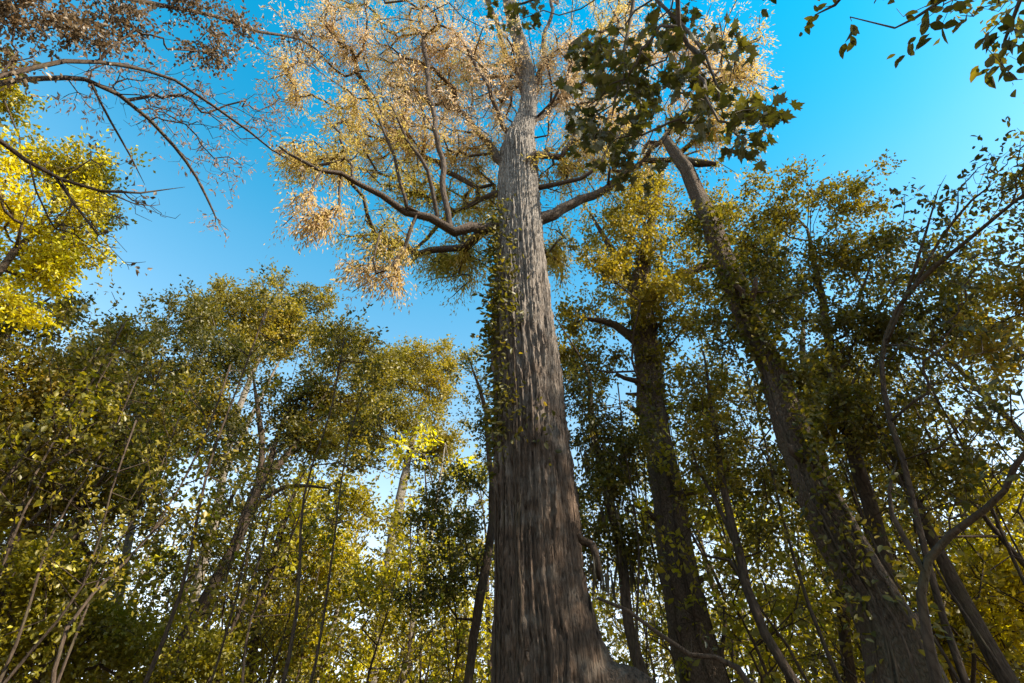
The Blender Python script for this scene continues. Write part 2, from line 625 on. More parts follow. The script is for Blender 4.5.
def trunk_geo(T, base, sides=20, rough=0.05, seed=0):
    V, F, cn, a = tube(T[:, :3], T[:, 3], sides)
    r = np.random.default_rng(seed)
    n = len(T)
    ang = np.arange(sides) * 2 * math.pi / sides
    m = np.zeros((n, sides))
    s = np.arange(n)[:, None] * 0.4
    for k in range(1, 6):
        m += r.normal() * np.sin(k * ang[None, :] + r.uniform(0, 6) + s * r.normal() * 0.9) / k ** 0.5
    m += r.normal(size=(n, sides)) * 0.4
    c = T[:, None, :3]
    Vr = V.reshape(n, sides, 3)
    Vr = c + (Vr - c) * (1 + rough * m[..., None])
    return Vr.reshape(-1, 3) - base, F, cn, a


def local(geo, base):
    return geo[0] - base, geo[1], geo[2], geo[3]


def build_tree(name, label, cat, rows, hd, clumps, n_tips, bark, leaf, group=None, limbs=(), size=0.10, kind='diamond', per_end=14,
               spread=0.35, bf=0.35, depth=1.0, seed=0, base_tint=0.45, amp=0.22, drop=0.05, attach=0.35, sides=16, twig=None,
               along=2, tip_r=0.006, step=0.45, sub=14, wob=0.12, rough=0.05, sag=0.0, max_limbs=9, trunk=None, upbias=0.35, leaf_every=1.0, limb_w=1.0):
    if per_end >= 14:
        per_end, size = int(per_end * 2.7), size * 0.78
    T = trunk_from_px(rows, hd, taper=name not in ('leaning_tree', 'low_branching_sapling')) if trunk is None else trunk
    base = np.array([T[0, 0], T[0, 1], ground_z(T[0, 0], T[0, 1])])
    L = []
    for lim in limbs:
        pts = []
        for r in lim:
            p = at(r[0], r[1], r[3] if len(r) > 3 else hd)
            pts.append((*p, limb_w * size_at(p, r[2]) / 2))
        if name != 'leaning_tree':
            pts[-1] = (*pts[-1][:3], min(pts[-1][3] * 0.5, 0.008))
        L.append(spline(pts, 0.35))
    tips = blob_tips(clumps, n_tips, depth, sub, hd)
    sk = skeleton(T, L, tips, bf=bf, step=step, attach_from=attach, wob=wob, tip_r=tip_r, sag=sag)
    t = thing(name, label, cat, base, group)
    part('trunk', trunk_geo(T, base, sides, rough, seed), M[bark], t)
    for nm, g in boughs(sk, max_limbs=max_limbs):
        part(nm, local(g, base), M[twig or bark], t)
    if per_end:
        sk2 = dict(sk)
        if leaf_every < 1:
            sk2['ends'] = [e for e in sk['ends'] if rng.random() < leaf_every]
        tb = tint_field(sk['P'], seed + 5, amp, base_tint)
        g = foliage(sk2, per_end, spread, size, kind, drop, tintbase=tb, along=along, upbias=upbias)
        part('crown', local(g, base), M[leaf], t, smooth=False)
    return t, sk, T

# ------------------------------------------------------------------ ground
def make_ground():
    ax = np.concatenate([-np.geomspace(2000, 32, 24), np.linspace(-30, 30, 121), np.geomspace(32, 2000, 24)])
    n = len(ax)
    X, Y = np.meshgrid(ax, ax)
    Z = np.vectorize(ground_z)(X, Y) + rng.normal(size=X.shape) * 0.015
    V = np.stack([X, Y, Z], -1).reshape(-1, 3)
    i = np.arange(n - 1)[:, None] * n + np.arange(n - 1)[None, :]
    F = np.stack([i, i + 1, i + n + 1, i + n], -1).reshape(-1)
    m, nt, out = new_mat('leaf_litter')
    tc = nt.nodes.new('ShaderNodeTexCoord')
    n1 = nt.nodes.new('ShaderNodeTexNoise')
    n1.inputs['Scale'].default_value = 9
    n1.inputs['Detail'].default_value = 8
    nt.links.new(tc.outputs['Object'], n1.inputs['Vector'])
    v = nt.nodes.new('ShaderNodeTexVoronoi')
    v.inputs['Scale'].default_value = 14
    nt.links.new(tc.outputs['Object'], v.inputs['Vector'])
    mx = nt.nodes.new('ShaderNodeMix')
    mx.data_type = 'RGBA'
    mx.inputs[0].default_value = 0.4
    r = ramp(nt, [(0.3, (0.05, 0.032, 0.018)), (0.5, (0.16, 0.10, 0.05)), (0.7, (0.30, 0.20, 0.10))])
    nt.links.new(n1.outputs['Fac'], r.inputs[0])
    r2 = ramp(nt, [(0.0, (0.10, 0.06, 0.03)), (1.0, (0.32, 0.20, 0.09))])
    nt.links.new(v.outputs['Color'], r2.inputs[0])
    nt.links.new(r.outputs[0], mx.inputs[6])
    nt.links.new(r2.outputs[0], mx.inputs[7])
    b = nt.nodes.new('ShaderNodeBsdfPrincipled')
    b.inputs['Roughness'].default_value = 0.95
    nt.links.new(mx.outputs[2], b.inputs['Base Color'])
    bp = nt.nodes.new('ShaderNodeBump')
    bp.inputs['Strength'].default_value = 0.7
    nt.links.new(n1.outputs['Fac'], bp.inputs['Height'])
    nt.links.new(bp.outputs[0], b.inputs['Normal'])
    nt.links.new(b.outputs[0], out.inputs['Surface'])
    o = part('ground', (V, F, np.full((n - 1) ** 2, 4), {}), m)
    o['kind'] = 'structure'


make_ground()

# ------------------------------------------------------------------ the big bald cypress
HD = 6.5
edges = [(683, 496, 610), (640, 496, 599), (600, 497, 588), (560, 497, 582), (520, 497, 579), (470, 497, 572), (440, 497, 568), (400, 498, 563),
         (340, 494, 556), (300, 495, 550), (260, 497, 545), (220, 499, 541), (170, 501, 537), (150, 502, 535)]
rows = [((a + b) / 2, y, b - a) for y, a, b in edges] + [(522, 132, 24), (527, 112, 17), (529, 85, 14), (522, 50, 13), (512, 15, 12), (505, -30, 11), (500, -90, 8), (500, -150, 4)]
pts = []
for r in rows:
    p = at(r[0], r[1], HD)
    pts.append((*p, size_at(p, r[2]) / 2))
p0 = np.array(pts[0])
pts.insert(0, (p0[0], p0[1] + 0.02, 1.1, p0[3] * 1.16))
pts.insert(0, (p0[0], p0[1] + 0.04, 0.4, p0[3] * 1.45))
pts.insert(0, (p0[0], p0[1] + 0.05, -0.25, p0[3] * 1.8))
CYT = spline(pts, 0.4)
CYB = np.array([p0[0], p0[1], ground_z(p0[0], p0[1])])


def cypress_trunk():
    T = spline(pts, 0.05)
    sides = 240
    V, F, cn, a = tube(T[:, :3], T[:, 3], sides)
    n = len(T)
    r = np.random.default_rng(3)
    ang = np.arange(sides) * 2 * math.pi / sides
    z = T[:, 2][:, None]
    flute = np.zeros((n, sides))
    for k in (3, 4, 5, 7):
        flute += r.normal(0, 1) * np.sin(k * ang[None, :] + r.uniform(0, 6.28) + 0.12 * z * r.normal()) / k ** 0.6
    flute = flute * (0.018 + 0.06 * np.exp(-np.maximum(z, 0) / 1.6))
    fib = np.zeros((n, sides))
    for k in (11, 13, 17, 19, 23, 26, 29, 31, 37, 41, 47):
        drift = np.cumsum(r.normal(size=n) * 0.22)[:, None]
        am = np.clip(0.35 + 0.9 * np.sin(z * r.uniform(0.8, 3.0) + r.uniform(0, 6.28) + ang[None, :] * r.integers(1, 5)), 0, 1)
        fib += am * (0.64 - np.abs(np.sin(k * ang[None, :] + r.uniform(0, 6.28) + drift))) * (20 / k) ** 0.5      # sharp furrows between rounded strips
    fib += 0.25 * r.normal(size=(n, sides))
    lump = np.zeros((n, sides))
    for _ in range(9):
        lump += np.sin(ang[None, :] * r.integers(1, 6) + z * r.uniform(0.8, 4) + r.uniform(0, 6.28)) / 9 ** 0.5
    c = T[:, None, :3]
    Vr = V.reshape(n, sides, 3)
    rr = T[:, 3][:, None]
    disp = rr * flute + 0.026 * fib * np.minimum(1, rr / 0.3) + 0.013 * lump
    u = (Vr - c) / (np.linalg.norm(Vr - c, axis=2)[..., None] + 1e-9)
    Vr = Vr + u * disp[..., None]
    return Vr.reshape(-1, 3) - CYB, F, cn, a


def limb_px(rows, hd=HD, step=0.3):
    out = []
    for r in rows:
        p = at(r[0], r[1], r[3] if len(r) > 3 else hd)
        out.append((*p, size_at(p, r[2]) / 2))
    return crooked(spline(out, step), 0.05)


cy_limbs = [limb_px([(q[0], q[1], q[2] * 0.8, *q[3:]) for q in l]) for l in [
    [(515, 226, 20), (495, 229, 17), (470, 231, 14, 6.4), (450, 231, 13, 6.3), (430, 216, 11, 6.2), (407, 207, 9.5, 6.1), (385, 195, 8, 6.0), (360, 185, 7, 6.0), (340, 179, 6, 6.0), (318, 176, 5, 6.0), (300, 165, 4, 6.1), (283, 148, 2.5, 6.2)],
    [(450, 231, 8, 6.3), (446, 200, 8, 6.2), (440, 160, 7, 6.1), (434, 120, 6.5, 6.0), (427, 70, 6, 6.0), (422, 30, 5, 6.0), (418, -20, 4, 6.0)],
    [(438, 222, 6, 6.25), (436, 205, 6, 6.1), (425, 170, 5, 5.8), (408, 135, 4, 5.6), (392, 105, 3, 5.5)],
    [(407, 207, 5, 6.1), (404, 185, 5, 6.0), (394, 155, 4, 5.9), (380, 120, 3.5, 5.8), (372, 85, 2.5, 5.7)],
    [(352, 183, 4, 6.0), (350, 165, 4, 6.0), (340, 140, 3.5, 6.1), (328, 115, 2.5, 6.2)],
    [(340, 180, 3.5, 6.0), (338, 195, 3.5, 6.0), (337, 208, 3, 6.0), (330, 225, 2, 6.0)],
    [(418, 212, 6, 6.15), (410, 228, 5, 6.3), (403, 248, 4.5, 6.4), (392, 268, 4, 6.4), (376, 272, 3.5, 6.4), (369, 258, 3, 6.4), (376, 238, 2.5, 6.5), (386, 228, 2, 6.5)],
    [(510, 190, 12), (492, 196, 8, 6.9), (465, 205, 6, 7.4), (430, 240, 5, 8.0), (405, 262, 3, 8.3)],
    [(516, 175, 12), (500, 158, 10), (484, 138, 8, 6.7), (464, 116, 6, 7.0), (448, 102, 5, 7.2), (425, 80, 3, 7.4)],
    [(518, 150, 10), (505, 125, 7, 6.3), (494, 98, 6, 6.0), (476, 70, 5, 5.8), (455, 30, 3, 5.6)],
    [(528, 105, 10), (518, 75, 8), (506, 50, 7), (497, 25, 6), (485, -10, 4)],
    [(529, 95, 9), (541, 70, 7), (546, 40, 5), (552, 0, 4)],
    [(525, 222, 20), (541, 219, 16), (556, 215, 14, 6.6), (575, 205, 12, 6.7), (598, 190, 10, 6.9), (625, 172, 8, 7.1), (660, 140, 6, 7.2), (700, 100, 4, 7.2), (735, 70, 2.5, 7.2)],
    [(526, 190, 12), (545, 186, 7, 6.3), (575, 180, 5, 6.1), (600, 160, 4, 6.0), (630, 110, 3, 6.0)],
    [(528, 240, 12), (545, 250, 8, 7.2), (560, 262, 5, 8.0), (565, 285, 3, 8.6)],
    [(524, 130, 9), (548, 110, 6, 6.9), (580, 70, 5, 7.2), (610, 20, 3, 7.4)],
]]
cy_clumps = [(455, 60, 60, 65, 6.5), (400, 50, 55, 60, 6.6), (392, 130, 50, 50, 7.0, 1.0), (345, 40, 42, 36, 6.6), (455, 150, 50, 48, 7.0), (330, 164, 42, 16, 6.6, .9),
             (385, 238, 42, 26, 7.3, .8), (376, 276, 26, 15, 6.8, 1.2), (312, 212, 20, 24, 6.1, .9), (470, 262, 26, 26, 7.6, 1.3), (438, 262, 22, 18, 8.0, 1.2),
             (485, 200, 26, 26, 7.8), (560, 80, 45, 55, 6.8), (565, 160, 40, 38, 6.8), (558, 255, 16, 26, 8.0, 1.2), (620, 50, 45, 50, 7.0), (690, 50, 40, 40, 7.1), (742, 75, 24, 38, 7.2, 1.2),
             (715, 125, 36, 26, 7.1), (610, 140, 45, 40, 7.0), (450, -40, 90, 40, 6.5, .7), (560, -40, 80, 40, 6.6, .6), (640, -20, 60, 30, 7, .6), (345, -15, 55, 25, 6.6, .8), (290, 60, 24, 40, 6.4, .5),
             (420, 190, 45, 22, 7.3, .9), (300, 160, 22, 16, 6.4, .9), (350, 110, 22, 25, 6.2, .7), (500, 100, 30, 60, 7.2)]
tips = blob_tips(cy_clumps, 3600, 1.0, 16, HD, 0.36)
cy = thing('bald_cypress', 'towering bald cypress with furrowed grey trunk and feathery rust gold crown', 'tree', CYB)
sk = skeleton(CYT, cy_limbs, tips, bf=0.30, step=0.35, attach_from=0.42, wob=0.16, tip_r=0.012, power=2.2)
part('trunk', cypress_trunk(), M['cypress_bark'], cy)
for nm, g in boughs(sk, max_limbs=16):
    part(nm, local(g, CYB), M['cypress_limb'], cy)
tb = tint_field(sk['P'], 4, 0.30, 0.55, 0.5)
g = foliage(sk, 28, 0.40, 0.088, 'needle', 0.7, tintbase=tb, along=5, upbias=0.15, stray=0.4)
part('crown', local(g, CYB), M['cypress_leaf'], cy, smooth=False)
bt = []
for r in [(565, 640, 50), (596, 682, 56), (630, 702, 56), (664, 728, 56), (720, 800, 64)]:
    p = at(r[0], r[1], HD - 0.1)
    bt.append((*p, size_at(p, r[2]) / 2))
e = bt[-1]
bt.append((e[0] + 0.25, e[1], -0.2, e[3] * 1.3))
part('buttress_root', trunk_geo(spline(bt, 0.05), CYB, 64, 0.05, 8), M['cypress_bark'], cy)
stub = limb_px([(566, 530, 14), (582, 543, 9), (593, 556, 7), (605, 576, 4)], HD - 0.15, 0.1)
o = part('dead_stub', trunk_geo(stub, CYB, 10, 0.08, 5), M['brown_bark'], cy)

def moss(name, label, spots, n, ln, seed):
    q = np.random.default_rng(seed)
    P, D = [], []
    for px, py, hd, sp in spots:
        c = at(px, py, hd)
        P.append(c + q.normal(size=(n, 3)) * np.array([sp, sp, sp * 0.5]))
    P = np.concatenate(P)
    D = q.normal(size=P.shape) * 0.12
    D[:, 2] -= 1
    b = P.mean(axis=0)
    g = scatter(P, D, ln * q.uniform(0.4, 1.2, len(P)), q.uniform(0, 1, len(P)), 'strand')
    o = part(name, local(g, b), M['moss'], None, smooth=False)
    o.location = b
    o['label'], o['category'] = label, 'moss'


# creeper on the cypress
def climbing_vine(name, label, T, zlo, zhi, side, width, n_leaf, n_stem, leaf, size, seed):
    r = np.random.default_rng(seed)
    b = np.array([T[0, 0], T[0, 1], ground_z(T[0, 0], T[0, 1])])
    t = thing(name, label, 'climbing plant', b)
    def surf(z, a, off):
        c = np.array([np.interp(z, T[:, 2], T[:, k]) for k in range(3)]).T
        rr = np.interp(z, T[:, 2], T[:, 3])
        return c + np.stack([np.sin(a), -np.cos(a), 0 * a], -1) * (rr + off)[:, None]
    stems, sp = [], []
    for k in range(n_stem):
        z = np.arange(0.0, zhi - 0.5 - r.uniform(0, 1.5), 0.15)
        a = side + r.normal() * width * 0.7 + np.cumsum(r.normal(size=len(z)) * 0.03)
        P = surf(z, a, np.full(len(z), 0.02))
        stems.append(tube(P, np.linspace(0.016, 0.006, len(z)), 5))
        sp.append((z, a))
    part('stem', local(merge(stems), b), M['brown_bark'], t)
    pos = []
    cz = r.uniform(zlo, zhi, 60)
    ca = side + r.normal(size=60) * width
    k = r.integers(0, 60, n_leaf)
    z = cz[k] + r.normal(size=n_leaf) * 0.28
    a = ca[k] + r.normal(size=n_leaf) * 0.16
    off = np.abs(r.normal(size=n_leaf)) * 0.09 + 0.02
    P = surf(z, a, off)
    d = np.stack([np.sin(a), -np.cos(a), 0 * a], -1) + r.normal(size=(n_leaf, 3)) * 0.8
    d[:, 2] -= 0.5
    g = scatter(P, d, size * r.uniform(0.6, 1.3, n_leaf), 0.4 + r.normal(size=n_leaf) * 0.2, 'oval')
    part('leaves', local(g, b), M[leaf], t, smooth=False)
    return t


climbing_vine('climbing_vine', 'leafy green creeper clinging to the left edge of the big cypress trunk', CYT, 4.6, 9.6, -1.15, 0.55, 1700, 7, 'green_leaf', 0.085, 21)

# ------------------------------------------------------------------ right-hand trees
tB, skB, TB = build_tree('straight_tree', 'straight brown trunked leafy tree standing just right of the big cypress', 'tree',
    [(705, 683, 50), (694, 640, 43), (682, 580, 36), (667, 500, 31), (653, 420, 27), (646, 340, 25), (640, 290, 20), (648, 240, 11), (658, 190, 5)], 9.5,
    [(610, 220, 35, 40), (650, 190, 40, 40), (620, 285, 45, 40), (582, 320, 28, 28), (670, 330, 45, 40), (600, 375, 40, 36), (700, 290, 40, 35), (640, 240, 50, 40), (572, 370, 18, 26),
     (690, 230, 40, 40), (730, 240, 30, 25), (690, 400, 36, 40), (640, 215, 40, 36, 8.4), (610, 270, 36, 30, 8.4), (660, 300, 36, 30, 8.5)], 640, 'grey_bark', 'olive_leaf',
    limbs=[[(642, 310, 14), (626, 275, 10), (606, 240, 6), (585, 205, 3)], [(646, 315, 14), (668, 284, 10), (700, 268, 8, 9.8), (740, 255, 7, 10.2), (770, 235, 4, 10.5)], [(645, 350, 12), (615, 325, 8, 9.2), (570, 316, 4, 9)]],
    size=0.105, per_end=28, spread=0.45, seed=31, base_tint=0.40, rough=0.035, sides=40, twig='brown_bark')
climbing_vine('climbing_vine', 'leafy creeper wrapped round the straight brown trunk right of the cypress', TB, 7.0, 10.8, 0.0, 0.9, 850, 4, 'green_leaf', 0.10, 22)

tC, skC, TC = build_tree('leaning_tree', 'thick grey trunk leaning left with a snapped top and a dark broken stub', 'tree',
    [(912, 700, 78), (903, 678, 72), (873, 597, 50), (842, 542, 43), (817, 492, 38), (798, 442, 34), (779, 392, 28), (759, 342, 25), (737, 290, 23), (705, 215, 18), (681, 160, 13), (667, 138, 8)], 6.5,
    [(775, 300, 36, 30, 7), (720, 330, 26, 26, 6.8), (800, 380, 30, 30, 6.8), (760, 260, 26, 22, 7)], 110, 'grey_bark', 'green_leaf',
    limbs=[[(681, 160, 9), (698, 163, 9), (716, 164, 8)]], size=0.085, per_end=20, spread=0.4, seed=32, rough=0.05, sides=44, twig='brown_bark', attach=0.5)
climbing_vine('climbing_vine', 'thin creeper with small leaves running up the leaning grey trunk', TC, 2.2, 8.5, -0.4, 1.0, 2300, 5, 'green_leaf', 0.085, 23)

build_tree('leafy_tree', 'broad olive green tree filling the sky gap right of the leaning trunk', 'tree',
    [(905, 683, 15), (893, 620, 15), (880, 560, 15), (865, 500, 14), (850, 440, 13), (838, 380, 10), (825, 320, 8), (812, 255, 5)], 9.5,
    [(790, 215, 46, 40), (845, 205, 38, 26), (872, 250, 36, 36), (820, 285, 56, 45), (850, 350, 55, 50), (782, 310, 40, 40), (752, 262, 28, 40), (885, 330, 36, 36), (760, 185, 22, 18), (845, 420, 50, 36), (874, 165, 7, 22, 0, .6), (720, 200, 22, 22), (940, 320, 36, 36), (930, 270, 26, 26, 0, .7)],
    760, 'brown_bark', 'olive_leaf', size=0.10, per_end=24, spread=0.42, seed=33, base_tint=0.5, amp=0.3)
build_tree('dark_tree', 'deep green shaded tree with small leaves behind the leaning grey trunk', 'tree',
    [(852, 683, 11), (842, 600, 11), (826, 500, 10), (812, 420, 8), (800, 350, 6)], 12,
    [(740, 400, 45, 45), (760, 460, 45, 45), (830, 400, 50, 40), (870, 440, 45, 45), (720, 480, 40, 40), (900, 400, 35, 35), (800, 480, 50, 40)], 360, 'brown_bark', 'green_leaf',
    size=0.11, per_end=22, spread=0.5, seed=34, base_tint=0.5)
build_tree('bare_tree', 'slender half bare tree with sparse dark leaves sweeping towards the upper right', 'tree',
    [(965, 683, 8), (930, 570, 6.5), (902, 460, 5.5), (884, 390, 5), (886, 335, 4.5), (915, 286, 5), (960, 246, 4), (1010, 206, 3), (1060, 168, 2)], 7,
    [(945, 205, 36, 36), (985, 180, 46, 40), (1015, 150, 26, 36), (930, 255, 36, 36), (972, 270, 40, 26), (905, 215, 20, 26, 0, .6), (1000, 240, 30, 20), (960, 330, 40, 36), (930, 375, 36, 36), (980, 410, 40, 36, 0, .8), (900, 300, 16, 26)],
    420, 'brown_bark', 'dark_leaf', limbs=[[(888, 340, 6), (908, 290, 6), (926, 232, 4.5), (938, 190, 2.5)], [(912, 290, 6), (940, 240, 5), (972, 200, 4), (1012, 168, 2.5)], [(886, 345, 4), (930, 350, 3.5, 6.6), (985, 390, 2.5, 6.4)]],
    size=0.085, kind='oval', per_end=7, spread=0.28, seed=35, base_tint=0.3, along=1, leaf_every=0.75, tip_r=0.0035, limb_w=0.6)
build_tree('russet_tree', 'russet and olive crown reaching in at the right edge below the bare branches', 'tree',
    [(1420, 683, 40), (1200, 420, 30), (1120, 330, 20), (1060, 260, 10)], 9,
    [(1012, 290, 26, 46), (990, 335, 32, 30), (1030, 210, 30, 36), (1060, 290, 40, 60), (1010, 350, 28, 16)], 130, 'brown_bark', 'olive_leaf', size=0.10, per_end=22, spread=0.45, seed=36, base_tint=0.42, amp=0.3)
build_tree('arching_sapling', 'dark arching sapling bending right low down at the right edge', 'sapling',
    [(938, 690, 11), (927, 645, 10), (920, 595, 9), (926, 560, 8.5), (950, 534, 7.5), (985, 508, 6.5), (1005, 490, 5.5), (1014, 467, 6), (1026, 452, 5)], 5,
    [(900, 500, 14, 30), (1000, 470, 30, 20), (960, 500, 30, 20)], 50, 'brown_bark', 'dark_leaf', size=0.07, kind='oval', per_end=7, spread=0.25, seed=37, leaf_every=0.5, along=1, tip_r=0.004,
    limbs=[[(925, 572, 7), (908, 545, 6), (892, 515, 5), (889, 490, 4), (897, 460, 3)]])
build_tree('slanting_tree', 'dark pole like trunk slanting steeply behind the arching sapling', 'tree',
    [(1012, 690, 18), (965, 605, 14), (930, 535, 11), (905, 480, 9), (882, 435, 7)], 9,
    [(880, 430, 30, 30), (920, 450, 30, 26), (860, 400, 30, 30), (960, 480, 30, 20)], 120, 'brown_bark', 'green_leaf', size=0.10, per_end=16, spread=0.4, seed=38)
build_tree('sunlit_bush', 'tall yellow green bush glowing at the lower right behind the saplings', 'bush',
    [(1060, 690, 8), (1035, 640, 8), (1010, 580, 6), (995, 520, 4)], 13,
    [(1000, 510, 40, 30), (975, 560, 46, 46), (1015, 590, 30, 50), (960, 620, 50, 40), (1010, 650, 40, 30), (925, 650, 30, 30)], 270, 'brown_bark', 'yellow_leaf', size=0.11, per_end=24, spread=0.5, seed=39, base_tint=0.35, attach=0.1)
build_tree('vine_hung_tree', 'dark vine hung tree close behind the right side of the cypress trunk', 'tree',
    [(648, 690, 12), (630, 600, 11), (612, 510, 10), (598, 440, 8), (590, 390, 5)], 8.2,
    [(592, 430, 26, 36), (604, 490, 28, 36), (575, 390, 16, 30), (625, 445, 26, 36), (588, 545, 16, 22), (630, 540, 20, 26)], 260, 'brown_bark', 'green_leaf', size=0.085, per_end=20, spread=0.38, seed=40, drop=0.5, base_tint=0.3)
build_tree('forked_sapling', 'thin curving sapling between the straight tree and the leaning trunk', 'sapling',
    [(797, 683, 10), (766, 632, 9), (748, 586, 9), (733, 532, 8), (727, 497, 7), (720, 450, 6), (712, 400, 4)], 7.5,
    [(712, 440, 30, 40), (740, 480, 30, 30), (700, 390, 24, 28), (760, 530, 26, 26)], 110, 'brown_bark', 'green_leaf', size=0.08, per_end=14, spread=0.35, seed=41,
    limbs=[[(733, 540, 5), (716, 500, 4), (698, 470, 3), (690, 440, 2)], [(748, 590, 5), (730, 560, 4), (706, 556, 3), (688, 520, 2)]])
build_tree('low_branching_sapling', 'bare low sapling with one long twig crossing in front of the straight trunk', 'sapling',
    [(760, 700, 7), (738, 668, 6), (716, 658, 5), (690, 655, 5), (655, 632, 4), (625, 610, 3.5), (597, 598, 3)], 5.6,
    [(640, 600, 20, 16), (700, 630, 20, 20), (610, 590, 14, 12)], 26, 'brown_bark', 'dark_leaf', size=0.06, kind='oval', per_end=7, spread=0.2, seed=42, leaf_every=0.4, along=1, tip_r=0.003)

def stubs(t, T, n, lo, hi, seed):
    q = np.random.default_rng(seed)
    b = np.array(t.location)
    for _ in range(n):
        z = q.uniform(lo, hi)
        c = np.array([np.interp(z, T[:, 2], T[:, k]) for k in range(4)])
        a = q.uniform(-2.2, 2.2)
        d = np.array([math.sin(a), -math.cos(a), q.uniform(0.1, 0.9)])
        ln, r0 = q.uniform(0.15, 0.5), c[3] * q.uniform(0.16, 0.34)
        p = np.array([np.append(c[:3] + d * (c[3] * 0.6 + ln * f) + q.normal(size=3) * 0.02, r0 * w) for f, w in ((0, 1.5), (0.3, 1.0), (0.7, 0.8), (1.0, 0.55))])
        part('dead_stub', trunk_geo(p, b, 9, 0.1, seed), M['brown_bark'], t)


stubs(tB, TB, 6, 3.0, 8.0, 1)
stubs(tC, TC, 7, 2.2, 8.5, 2)
moss('hanging_moss', 'grey brown moss hanging from the dead stub right of the cypress trunk', [(603, 572, HD - 0.15, 0.05), (594, 560, HD - 0.15, 0.05)], 22, 0.26, 91)
moss('hanging_moss', 'long strands of moss trailing under the dark vine hung tree beside the cypress', [(592, 450, 8.2, 0.16), (608, 510, 8.2, 0.18), (626, 560, 8.2, 0.16), (618, 470, 8.3, 0.16)], 36, 0.5, 92)

# ------------------------------------------------------------------ left-hand trees
build_tree('yellow_tree', 'brilliant yellow leaved tree catching the sun at the far left', 'tree',
    [(-367, 683, 34), (-195, 490, 24), (-90, 372, 14), (0, 270, 7), (50, 210, 4)], 11,
    [(60, 170, 42, 26), (40, 220, 50, 40), (88, 180, 22, 30), (30, 265, 46, 32), (70, 250, 30, 24), (2, 95, 18, 22), (95, 208, 14, 22), (-30, 180, 50, 60), (20, 310, 26, 16)], 560, 'grey_bark', 'yellow_leaf', size=0.11, per_end=22, spread=0.45, seed=51, base_tint=0.56, amp=0.32)
build_tree('dull_tree', 'dull grey green tree crown just below the brilliant yellow leaves', 'tree',
    [(-280, 683, 30), (-150, 520, 24), (-60, 410, 14), (0, 340, 8)], 13,
    [(25, 318, 40, 22), (62, 308, 18, 22), (12, 345, 26, 12), (-20, 330, 40, 40)], 190, 'grey_bark', 'green_leaf', size=0.11, per_end=20, spread=0.45, seed=52, base_tint=0.55)
build_tree('shaded_tree', 'dark green shaded tree with a crooked thin trunk at the left edge', 'tree',
    [(30, 690, 10), (45, 650, 10), (62, 595, 9), (76, 560, 8), (82, 530, 7), (80, 480, 5)], 12.5,
    [(40, 415, 50, 40), (15, 465, 40, 45), (95, 440, 46, 45), (72, 385, 36, 24), (5, 395, 30, 22), (50, 500, 50, 36), (120, 490, 40, 36), (30, 375, 26, 14)], 560, 'brown_bark', 'green_leaf', size=0.11, per_end=24, spread=0.5, seed=53, base_tint=0.52,
    limbs=[[(80, 540, 6), (100, 565, 4), (125, 558, 3.5), (150, 540, 2.5)]])
build_tree('rounded_tree', 'rounded olive crown on a pale thin trunk left of the tallest left crown', 'tree',
    [(96, 690, 9), (108, 630, 8), (122, 560, 8), (138, 480, 6), (152, 410, 4)], 16,
    [(140, 345, 46, 24), (120, 380, 50, 36), (185, 328, 40, 28), (170, 395, 56, 45), (100, 362, 34, 18), (205, 420, 36, 36), (160, 440, 50, 36), (65, 375, 30, 18), (215, 370, 40, 40)], 860, 'pale_bark', 'green_leaf', size=0.13, per_end=24, spread=0.55, seed=54, base_tint=0.42)
build_tree('forking_tree', 'leaning dark trunk forking into slender boughs at lower left', 'tree',
    [(160, 690, 16), (200, 612, 14), (232, 550, 12), (258, 492, 10), (285, 457, 7), (320, 412, 5), (338, 375, 3)], 13,
    [(350, 365, 40, 30), (330, 400, 46, 36), (290, 400, 30, 30, 0, .6), (225, 440, 24, 40, 0, .4), (300, 440, 40, 30), (365, 345, 18, 14), (340, 345, 22, 18)], 480, 'brown_bark', 'olive_leaf', size=0.115, per_end=22, spread=0.5, seed=55, base_tint=0.35,
    limbs=[[(258, 492, 7), (262, 450, 6), (258, 410, 5), (252, 370, 3)], [(262, 488, 6), (280, 430, 5), (300, 390, 3)], [(250, 508, 6), (282, 488, 5), (310, 486, 3), (335, 490, 2)]], attach=0.55)
build_tree('tall_crowned_tree', 'tallest left crown with a sunlit yellow tip above pale forked stems', 'tree',
    [(170, 690, 10), (192, 600, 9), (206, 550, 9), (219, 490, 8), (231, 440, 7), (242, 400, 6), (262, 350, 4)], 18,
    [(232, 312, 34, 28), (270, 300, 32, 24), (312, 300, 20, 20), (222, 292, 12, 10), (290, 330, 40, 30), (240, 345, 36, 26), (320, 330, 18, 22), (205, 320, 20, 22), (270, 330, 50, 30)], 640, 'pale_bark', 'olive_leaf', size=0.14, per_end=26, spread=0.55, seed=56, base_tint=0.42,
    limbs=[[(222, 480, 6), (240, 440, 5), (262, 395, 4), (285, 350, 3)]])
build_tree('golden_olive_tree', 'golden olive tree with airy crown left of the cypress trunk', 'tree',
    [(372, 690, 11), (384, 600, 11), (394, 530, 10), (404, 480, 8), (414, 430, 5)], 20,
    [(400, 375, 40, 28), (438, 395, 24, 36), (385, 425, 50, 36), (432, 445, 28, 26), (350, 430, 36, 36), (415, 355, 26, 12), (448, 368, 12, 18), (472, 352, 14, 10, 0, .7), (380, 370, 30, 24), (425, 365, 30, 20)], 760, 'pale_bark', 'olive_leaf', size=0.15, per_end=26, spread=0.6, seed=57, base_tint=0.45)
